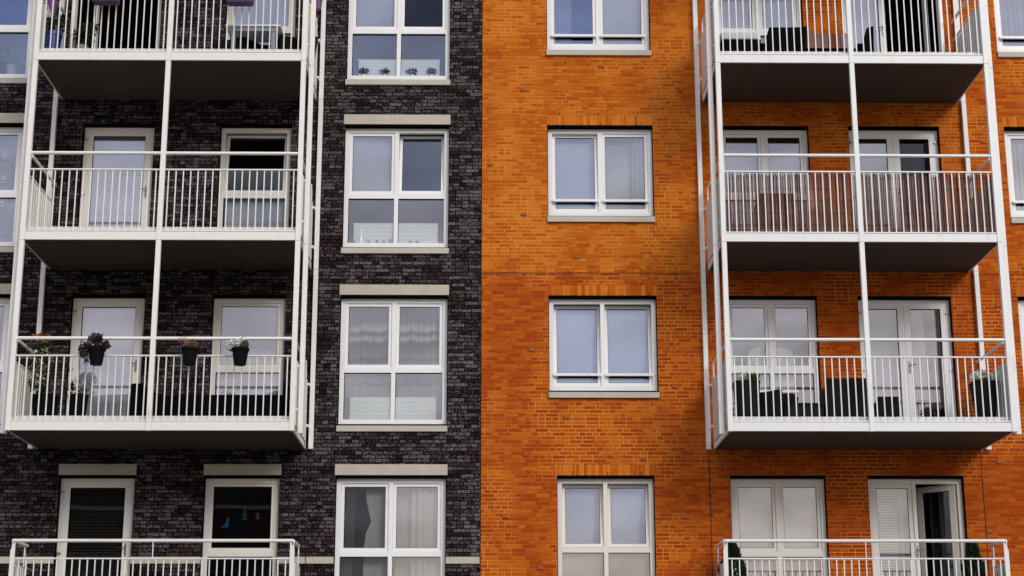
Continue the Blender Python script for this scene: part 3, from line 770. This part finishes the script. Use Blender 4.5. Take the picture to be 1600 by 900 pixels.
# doors and windows on the left balconies
for k in (2, 3): blind(D[0]+.1, D[1]-.1, T(k)-2.2, T(k)-.08, .15, 'blind', ('pale folded blind behind the closed door above the hanging pots', 'pale folded blind behind the door with the dark flowering pot in front')[k-2], pitch=.36)
slats(D[0]+.1, D[1]-.1, T(4)-2.2, T(4)-.1, .15, 'blindd', 'dark slatted blind behind the lowest door of the dark block')
blind(Ew[0]+.09, Ew[1]-.09, T(1)-1.2, T(1)-.08, .14, 'blind', 'pale blind in the window behind the white-framed table', pitch=1.3)
blind(Ew[0]+.09, Ew[1]-.09, T(2)-2.03, T(2)-1.27, .14, 'blind', 'pale panel behind the lower pane under the black tilted sash', pitch=1.3)
blind(Ew[0]+.09, Ew[1]-.09, T(3)-1.9, T(3)-.08, .14, 'blind', 'pale folded blind behind the window with the white-flowered pot in front', pitch=.36)
o = MB(); 
for i, (r, h0) in enumerate(((.055, 0), (.045, .06), (.03, .12))): o.lathe([(r, h0), (.008, h0+.085)], n=8)
tag(o.build('tree_ornament', plain('green_felt', (.015, .12, .05), .9), loc=(-3.93, .11, T(4)-.66)), 'small green tree ornament hanging in the dark lowest window of the dark block', 'ornament')
tag(MB().lathe([(.005, 0), (.04, .02), (.03, .09), (.008, .13)], n=8).build('bell_ornament', plain('dull_rose_felt', (.16, .07, .07), .9), loc=(-3.72, .11, T(4)-.66)), 'small dull pink ornament right of the green tree in the dark window', 'ornament')
tag(MB().prism([(0, 0), (.15, .01), (.15, .17), (.125, .17), (.09, .05)], 1, 0, .01).build('paper_ornament', plain('blue_paper', (.02, .13, .28), .8), loc=(-4.33, .11, T(4)-.78)), 'blue paper ornament left of the green tree in the dark window', 'ornament')
# orange block
curtain(B[0]+.09, 1.44, T(1)-1.46, T(1)-.08, .15, 'sheer', 'sheer pleated curtain at the left of the topmost window in the orange wall', waves=5, seed=2)
blind(1.95, B[1]-.09, T(1)-1.46, T(1)-.08, .16, 'blind', 'pale blind in the right half of the topmost window in the orange wall', pitch=1.6)
blind(B[0]+.09, 1.83, T(2)-1.46, T(2)-.08, .2, 'blind', 'pale blind in the left half of the second window in the orange wall', pitch=1.6)
blind(1.95, 2.55, T(2)-1.46, T(2)-.08, .2, 'blind', 'pale blind in the right half of the second window in the orange wall', pitch=1.6)
curtain(2.44, B[1]-.09, T(2)-1.46, T(2)-.08, .13, 'sheer', 'sheer curtain at the right edge of the second window in the orange wall', waves=3, seed=6)
for i, (a, c) in enumerate(((B[0]+.09, 1.83), (1.95, B[1]-.09))):
    blind(a, c, T(3)-1.46, T(3)-.08, .2, 'blind', ('pale blind in the left half of the third window in the orange wall', 'pale blind in the right half of the third window in the orange wall')[i], pitch=1.6)
for i, (a, c) in enumerate(((B4[0]+.08, 1.86), (1.93, B4[1]-.08))):
    blind(a, c, T(4)-1.10, T(4)-.08, .24, 'blind', ('pale blind behind the left tilted sash of the lowest window in the orange wall', 'pale blind behind the right tilted sash of the lowest window in the orange wall')[i], pitch=1.3)
    blind(a, c, T(4)-2.03, T(4)-1.2, .14, 'curtw', ('beige panel behind the lower left pane of the lowest orange-wall window', 'beige panel behind the lower right pane of the lowest orange-wall window')[i], pitch=1.3)
blind(Fw[0]+.09, Fw[1]-.09, T(1)-1.21, T(1)-.55, .16, 'blind', 'white blind behind the window by the low black seats', pitch=2)
blind(Fw[0]+.09, Fw[1]-.09, T(2)-2.03, T(2)-.33, .16, 'blind', 'white blind behind the window above the reed screen', pitch=2)
blind(Fw[0]+.09, Fw[1]-.09, T(3)-2.03, T(3)-.08, .6, 'blind', 'pale screen behind the two white chairs indoors, by the wicker planter', pitch=2.1)
blind(Fw[0]+.09, Fw[1]-.09, T(4)-1.19, T(4)-.08, .16, 'curtw', 'beige blind behind the window right of the conifer in the corner', pitch=2.1)
blind(G[0]+.07, 6.89, T(1)-2.2, T(1)-.08, .15, 'blind', 'white blind behind the closed leaf beside the open door', pitch=2.3)
blind(G[0]+.07, 6.89, T(2)-2.2, T(2)-.36, .15, 'blindb', 'grey blind behind the left leaf of the double door above the reed screen', pitch=2.3)
blind(G[0]+.07, 7.30, T(3)-2.2, T(3)-.08, .25, 'blind', 'pale blind behind the double door by the woven chair', pitch=2.3)
slats(G[0]+.09, 6.62, T(4)-2.2, T(4)-.1, .14, 'whitefab', 'white slatted blind left of the door leaf standing ajar', pitch=.043)
curtain(6.64, 6.88, T(4)-2.2, T(4)-.1, .2, 'sheer', 'grey curtain between the white slatted blind and the door standing ajar', waves=2, seed=14)
tag(box(7.36, 7.44, .16, .24, T(3)-2.3, T(3)+.03).build('floor_lamp_pole', M['blackfab']), 'black vertical pole behind the right leaf of the double door with woven chairs', 'pole')
curtain(Hh[0]+.09, 9.66, T(1)-1.46, T(1)-.08, .15, 'blindb', 'blue-grey pleated curtain in the topmost window of the far right edge', waves=5, seed=21)
curtain(Hh[0]+.09, 9.66, T(2)-1.46, T(2)-.08, .15, 'sheer', 'pale pleated curtain in the second window of the far right edge', waves=7, seed=22)
curtain(Hh[0]+.09, 9.66, T(3)-1.46, T(3)-.08, .15, 'sheer', 'pale pleated curtain in the third window of the far right edge', waves=7, seed=23)
# two white shell chairs indoors, seen through the window by the wicker planter
for i, x in enumerate((4.52, 4.86)):
    mb = MB(); prof = []
    for j in range(9):
        t = j/8; w_ = .23*math.sin(math.pi*(.42+.5*t))**.6 if t < .95 else .12
        prof.append((w_, t))
    pts = [(-.20*(1-.0), 0), (-.22, .35), (-.235, .6), (-.19, .74), (-.10, .80), (.0, .815), (.10, .80), (.19, .74), (.235, .6), (.22, .35), (.20, 0)]
    mb.prism(pts, 1, 0, .05); o = empty('shell_chair', (x, .16, 6.85))
    tag(o, ('left', 'right')[i]+' of the two white rounded chair backs seen through the window by the wicker planter', 'chair', 'white chairs indoors')
    part_ = mb.build('backrest', M['whiteplastic'], bevel=.015); part_.parent = o
    q = MB().box(-.22, .22, -.32, .0, -.02, .03).build('seat', M['whiteplastic'], bevel=.015); q.parent = o
    q = MB().tube((0, -.15, -.35), (0, -.15, -.03), .03, 10).build('stem', M['steel']); q.parent = o

blind(Fw[0]+.09, Fw[1]-.09, T(1)-1.55, T(1)-1.31, .16, 'whitefab', 'white panel low behind the window by the low black seats', pitch=2)
blind(Fw[0]+.09, Fw[1]-.09, T(4)-1.60, T(4)-1.31, .16, 'curtw', 'beige panel behind the lower panes right of the conifer in the corner', pitch=2.1)
for xa, xb, lb in ((4.62, 5.34, 'black tabletop edge indoors behind the window by the wicker planter'), (6.26, 7.36, 'black tabletop edge indoors behind the double door with woven chairs')):
    o = empty('indoor_table', ((xa+xb)/2, .3, 6.1)); tag(o, lb, 'table')
    part(box(xa, xb, .14, .20, 6.70, 6.77).build('tabletop', M['blackfab']), o)
    for x in (xa, xb-.05): part(box(x, x+.05, .14, .20, 6.1, 6.698).build('leg', M['blackfab']), o)

# ------------------------------------------------------------------ things on the balconies
def hanging(x, zt_, fol, flo, label, seed, col='plastic', r=.125, h=.26, y=-2.06):
    root = potted('hanging_pot', (x, y, zt_-h), label, 'flower pot', pot=dict(r=r, h=h, rb=r*.72, m=col), foliage=fol, flowers=flo, group='pots hooked on the rail', seed=seed)
    hk = MB(); hk.box(-.06, -.045, r*.7, r+.09, h-.02, h-.005); hk.box(.045, .06, r*.7, r+.09, h-.02, h-.005)
    o = hk.build('hook', M['plastic']); o.parent = root
    return root
hanging(-5.95, 7.135, [('leafm', [((-.05, 0, .33), (.19, .13, .11)), ((-.02, 0, .42), (.13, .10, .08)), ((-.20, 0, .22), (.09, .08, .12)), ((.13, 0, .30), (.07, .06, .09))], 750, .05), ('leafd', [((-.16, 0, .15), (.08, .07, .16)), ((-.05, 0, .32), (.18, .12, .1))], 260, .04)],
        [], 'black pot on the rail overflowing with dark maroon foliage', 11)
hanging(-4.54, 7.135, [('twig', [((0, 0, .32), (.15, .11, .08)), ((.02, 0, .28), (.14, .1, .05))], 380, .035), ('fpink', [((-.10, 0, .40), (.12, .08, .07))], 90, .022), ('leafd', [((0, 0, .27), (.12, .1, .03))], 80, .04)],
        [], 'black pot on the rail with thin dried brown stems', 12)
hanging(-3.775, 7.135, [('leaf', [((.05, 0, .32), (.10, .09, .09)), ((-.1, 0, .27), (.12, .08, .06))], 260, .045)], [('fwhite', [((-.08, -.03, .34), (.13, .09, .08)), ((-.15, -.03, .27), (.07, .07, .06)), ((.02, -.02, .40), (.07, .06, .04))], 260, .045)],
        'black pot on the rail with white flowers and green leaves', 13)
potted('flowering_shrub', (-6.84, -1.45, 6.10), 'tall red-flowered climber in a black tub in the left corner of the balcony', 'plant', pot=dict(r=.22, h=.41, rb=.16, m='plastic', tall=True),
       foliage=[('leafd', [((-.1, 0, .6), (.20, .12, .22)), ((-.1, 0, .95), (.14, .10, .3)), ((-.12, 0, 1.25), (.2, .12, .18))], 900, .06), ('leaf', [((-.1, 0, .9), (.15, .12, .4))], 200, .055)],
       flowers=[('fred', [((-.1, -.05, 1.32), (.24, .1, .12)), ((-.17, -.05, .85), (.14, .1, .12))], 130, .045), ('fyellow', [((-.05, -.05, .95), (.14, .1, .30)), ((-.08, -.05, .65), (.16, .1, .1))], 190, .035)], seed=31)
potted('flowering_plant', (-6.34, -1.45, 6.10), 'black tub with sparse white flowers, second from the left corner of the balcony', 'plant', pot=dict(r=.16, h=.42, rb=.12, m='plastic', tall=True),
       foliage=[('leafd', [((0, 0, .48), (.2, .12, .08)), ((-.16, 0, .56), (.1, .1, .08))], 140, .05), ('twig', [((-.05, 0, .62), (.17, .1, .12))], 60, .03)], flowers=[('fwhite', [((0, -.03, .62), (.15, .08, .09))], 110, .03)], seed=32)
# black garden sofa with tall arms along the rail
o = empty('garden_sofa', (-4.31, -1.3, 6.1)); tag(o, 'long black garden sofa with tall side arms along the front rail', 'sofa')
for nm, q in (('backrest', box(-5.17, -3.17, -1.62, -1.50, 6.12, 6.505)), ('seat', box(-5.17, -3.17, -1.49, -.95, 6.18, 6.42)),
              ('armrest', MB().prism([(-1.62, 6.10), (-.9, 6.10), (-.9, 6.50), (-1.35, 6.68), (-1.62, 6.68)], 0, -5.50, -5.30)), ('armrest', MB().prism([(-1.62, 6.10), (-.9, 6.10), (-.9, 6.50), (-1.35, 6.68), (-1.62, 6.68)], 0, -3.16, -3.08)),
              ('cushion', box(-5.295, -5.175, -1.58, -1.0, 6.42, 6.60))):
    part(q.build(nm, M['blackfab'], bevel=.015), o)
# top left balcony
potted('blue_pot', (-7.14, -1.45, 12.10), 'cobalt blue glazed pot with a dark bushy plant on the top balcony', 'plant', pot=dict(r=.145, h=.44, rb=.12, m='blue', n=28),
       foliage=[('leafd', [((.02, 0, .58), (.22, .14, .16)), ((-.1, 0, .62), (.14, .1, .14)), ((.14, 0, .66), (.12, .1, .12))], 700, .06), ('leaf', [((.03, -.05, .64), (.2, .12, .12))], 110, .05)], seed=51)
potted('dark_shrub', (-6.70, -1.25, 12.10), 'dark drooping shrub in a small grey pot right of the cobalt blue pot', 'plant', pot=dict(r=.10, h=.30, rb=.08, m='grey_metal', tall=True),
       foliage=[('leafd', [((.0, 0, .45), (.22, .14, .25)), ((.1, 0, .62), (.18, .1, .14))], 600, .055)], seed=52)
def trough(x0, x1, zb_, y, label):
    root = empty('flower_trough', ((x0+x1)/2, y, zb_)); tag(root, label, 'flower trough', 'purple troughs on the top left rail')
    w = (x1-x0)/2
    mb = MB().prism([(-w*.93, 0), (w*.93, 0), (w, .17), (-w, .17)], 1, -.09, .09); mb.box(-w-.012, w+.012, -.10, .10, .171, .20)
    q = mb.build('trough', M['purpled'], bevel=.01); q.parent = root
    q = MB().leaves([((-.1, 0, .26), (w*.7, .08, .07)), ((.1, 0, .26), (w*.6, .08, .09))], 300, .05, random.Random(5)).build('foliage', M['leaf']); q.parent = root
trough(-6.385, -5.95, 12.81, -2.04, 'deep purple trough hanging on the top rail, left of the middle post')
trough(-4.23, -3.79, 12.805, -2.04, 'deep purple trough hanging on the top rail, right of the middle post')
hanging(-7.27, 13.29, [('leafd', [((0, 0, .36), (.12, .1, .08))], 150, .05)], [], 'tapered purple pot at the left end of the top balcony', 15, col='purple', r=.105, h=.31, y=-1.2)
o = hanging(-2.86, 13.36, [('leafd', [((0, 0, .36), (.12, .1, .08))], 150, .05)], [], 'mauve pot on the right side rail of the top left balcony', 16, col='purple', r=.08, h=.24, y=-1.15)
# patio table and bench, top left
o = empty('patio_table', (-3.9, -1.35, 12.1)); tag(o, 'grey metal table with a white top edge behind the bars of the top left balcony', 'table')
part(box(-4.30, -3.40, -1.65, -1.1, 12.60, 12.632).build('tabletop', M['whiteplastic'], bevel=.008), o)
part(box(-4.22, -3.47, -1.62, -1.14, 12.53, 12.598).build('apron', M['grey_metal']), o)
for x in (-4.20, -3.55):
    for y in (-1.61, -1.2): part(box(x, x+.065, y, y+.05, 12.10, 12.529).build('leg', M['grey_metal']), o)
def wchair(x, y, z, w, dpt, hb, hs, label, turn=0, group='wicker garden chairs', mat='wicker', arm=None):
    root = empty('wicker_chair', (x, y, z)); root.rotation_euler.z = turn; tag(root, label, 'chair', group)
    arm = arm or hs+.2
    for nm, q in (('seat', MB().box(-w/2+.05, w/2-.05, -dpt/2, dpt/2-.08, .08, hs)), ('backrest', MB().prism([(dpt/2-.08, .05), (dpt/2, .05), (dpt/2+.08, hb), (dpt/2, hb)], 0, -w/2, w/2)),
                  ('armrest', MB().prism([(-dpt/2, .03), (dpt/2-.081, .03), (dpt/2-.081, arm+.04), (-dpt/2, arm)], 0, -w/2, -w/2+.049)), ('armrest', MB().prism([(-dpt/2, .03), (dpt/2-.081, .03), (dpt/2-.081, arm+.04), (-dpt/2, arm)], 0, w/2-.049, w/2))):
        p = q.build(nm, M[mat], bevel=.012); p.parent = root
    return root
wchair(-4.15, -1.0, 12.1, .6, .6, .52, .46, 'low dark chair behind the left end of the white-topped table', turn=R(60), arm=.40)
wchair(-3.30, -1.0, 12.1, .55, .6, .58, .46, 'low dark chair behind the right end of the white-topped table', turn=R(-60), arm=.46)
o = empty('wicker_bench', (-3.8, -1.0, 12.1)); tag(o, 'low dark wicker bench behind the white-topped table', 'bench')
part(box(-4.1, -3.45, -1.08, -.8, 12.12, 12.52).build('seat', M['wicker'], bevel=.02), o)
part(box(-4.1, -3.45, -.79, -.72, 12.12, 12.60).build('backrest', M['wicker'], bevel=.02), o)
# top right balcony: low black seats, a glass-sided table
o = empty('ottoman', (4.15, -1.3, 12.1)); tag(o, 'low black ottoman with a white cushion on the top right balcony', 'ottoman')
part(box(3.80, 4.45, -1.55, -1.0, 12.12, 12.46).build('base', M['blackfab'], bevel=.02), o)
part(box(3.80, 4.43, -1.52, -1.02, 12.462, 12.60).build('cushion', M['whitefab'], bevel=.03), o)
for i, (xa, xb, lb) in enumerate(((4.43, 5.19, 'black flared armchair seen side-on, left of the smoked glass screen'), (6.03, 6.29, 'black flared armchair end, right of the smoked glass screen'))):
    o = empty('lounge_chair', ((xa+xb)/2, -1.3, 12.1)); tag(o, lb, 'chair', 'black lounge chairs')
    part(MB().prism([(xa, 12.11), (xb, 12.11), (xb+.02, 12.685), (xb-.08, 12.66), (xa+.16 if i == 0 else xa+.17, 12.655)], 1, -1.58, -1.50).build('backrest', M['blackfab'], bevel=.01), o)
    part(box(xa+.02, xb-.02, -1.49, -.95, 12.12, 12.42).build('seat', M['blackfab'], bevel=.02), o)
o = empty('glass_screen', (5.6, -1.3, 12.1)); tag(o, 'low smoked glass panel in a black base between the two black lounge chairs', 'glass panel')
part(box(5.25, 6.02, -1.30, -1.292, 12.40, 12.665).build('pane', M['smoke']), o); part(box(5.22, 6.04, -1.32, -1.27, 12.34, 12.40).build('base', M['blackfab']), o)
part(box(5.24, 5.27, -1.31, -1.28, 12.1, 12.339).build('leg', M['blackfab']), o); part(box(5.99, 6.02, -1.31, -1.28, 12.1, 12.339).build('leg', M['blackfab']), o)
# reed screen, second right balcony
s2 = S(2)
o = empty('reed_screen', (5.85, FY+.075, s2+.15)); tag(o, 'brown reed mat tied behind the balcony bars, with gaps between the stalks', 'screen')
rng = random.Random(77)
for (a, c) in ((RX[0]+.08, 5.795), (5.885, RX[1]-.08)):
    mb = MB(); x = a
    while x < c:
        w_ = rng.uniform(.006, .012); t_ = .965-rng.random()**3*.05; dx = rng.gauss(0, .006)
        yy = FY+.068+rng.random()*.012; b0 = s2+.165+rng.random()*.01
        mb.quad((x, yy, b0), (x+w_, yy, b0), (x+w_+dx, yy, b0+t_), (x+dx, yy, b0+t_)); mb.quad((x+w_, yy, b0), (x+w_*.5, yy+.006, b0), (x+w_*.5+dx, yy+.006, b0+t_), (x+w_+dx, yy, b0+t_)); mb.quad((x+w_*.5, yy+.006, b0), (x, yy, b0), (x+dx, yy, b0+t_), (x+w_*.5+dx, yy+.006, b0+t_))
        dens = .5+.5*math.sin(x*3.1+1.2)
        x += w_+rng.random()*.0062*(.12+.45*dens)
    part(mb.build('reed_mat', M['reed']), o)
    wr = MB()
    for zz_ in (.12, .32, .52, .72, .9): wr.box(a, c, FY+.062, FY+.065, s2+.165+zz_, s2+.168+zz_)
    part(wr.build('binding_wire', M['soil']), o)
wchair(4.62, -.95, s2+.2, .62, .6, .78, .4, 'dark chair dimly seen through the left half of the reed screen', turn=R(180), mat='wicker')
# third right balcony
def tplanter(x, y, wt, wb, h, label, flo, fol, seed, n=4, zb=6.1):
    potted('wicker_planter', (x, y, zb), label, 'planter', pot=dict(r=wt/2, rb=wb/2, h=h, m='wicker', tall=True, n=28, sq=6), foliage=fol, flowers=flo, group='wicker planters', seed=seed)
tplanter(4.03, -1.35, .40, .30, .66, 'tapered dark wicker planter with one white bloom, in the left balcony corner', [('fwhite', [((-.07, -.05, .74), (.09, .08, .06))], 120, .05)],
         [('leaf', [((.0, 0, .76), (.18, .1, .08)), ((.13, 0, .75), (.08, .08, .07))], 75, .09), ('leafd', [((.12, 0, .72), (.08, .08, .07))], 60, .07)], 61)
tplanter(7.755, -1.35, .40, .24, .66, 'tapered dark wicker planter heaped with white hydrangeas, in the right corner', [('fwhite', [((-.12, -.05, .76), (.12, .1, .09)), ((.10, -.05, .74), (.12, .1, .08)), ((-.02, 0, .82), (.1, .1, .06)), ((.17, -.05, .66), (.04, .05, .05))], 560, .045)],
         [('leaf', [((0, 0, .70), (.19, .13, .06))], 120, .06)], 62)
wchair(4.47, -1.2, 6.1, .42, .55, .46, .3, 'small dark wicker chair turned away, between the left planter and the low chest', turn=R(-115))
wchair(5.56, -1.25, 6.1, .66, .6, .68, .38, 'high-backed dark wicker armchair seen from behind, in front of the brick pier', turn=R(180), arm=.55)
wchair(6.20, -1.25, 6.1, .36, .5, .40, .25, 'rounded dark wicker chair back right of the middle post', turn=R(180), arm=.3)
o = empty('wicker_chest', (4.92, -1.2, 6.1)); tag(o, 'low dark wicker chest between the two chairs left of the middle post', 'chest')
part(box(4.63, 5.20, -1.5, -1.0, 6.10, 6.38).build('body', M['wicker'], bevel=.012), o); part(box(4.62, 5.21, -1.51, -.99, 6.382, 6.41).build('lid', M['wicker'], bevel=.008), o)
potted('low_bush', (6.95, -1.0, 6.1), 'low dark plant in a black bowl in front of the double door', 'plant', pot=dict(r=.13, h=.16, rb=.1, m='plastic'), foliage=[('leafd', [((0, 0, .24), (.17, .12, .10))], 320, .045)], seed=63)
# conifers, lowest right balcony
def conifer(x, y, h, r, label, seed):
    rng = random.Random(seed); z = 3.1; root = empty('conifer', (x, y, z)); tag(root, label, 'tree', 'potted conifers')
    q = MB().lathe([(.14, 0), (.19, .30), (.19, .32), (.16, .32)], n=20).build('pot', M['plastic'], smooth=True); q.parent = root
    q = MB().tube((0, 0, .25), (0, 0, h*.9), .03, 8, r1=.006).build('trunk', M['soil']); q.parent = root
    mb = MB()
    for _ in range(2600):
        t = rng.random()**.8; zz = .32+(h-.32)*t; rr = r*(1-t)**.6*(.55+.45*rng.random()**.5)*(1+.12*math.sin(zz*21+seed)); a = rng.uniform(0, 6.283)
        o = Vector((rr*math.cos(a), rr*math.sin(a), zz)); d = Vector((math.cos(a)*.6, math.sin(a)*.6, 1.0+rng.gauss(0, .3))).normalized(); w = d.orthogonal().normalized(); w = Matrix.Rotation(rng.uniform(0, 6.28), 3, d) @ w; sz = .055*rng.uniform(.6, 1.4)
        mb.quad(o-d*sz*.4, o+w*sz*.25, o+d*sz*.8, o-w*sz*.25)
    q = mb.build('foliage', M['leafd']); q.parent = root
conifer(3.82, -.60, 1.27, .32, 'dark conifer in the left corner of the lowest balcony on the orange block', 3)
conifer(7.64, -.50, 1.29, .27, 'dark conifer in the right corner of the lowest balcony on the orange block', 8)
# planter bottoms stand on the slab deck: nothing below this line may leave the balconies
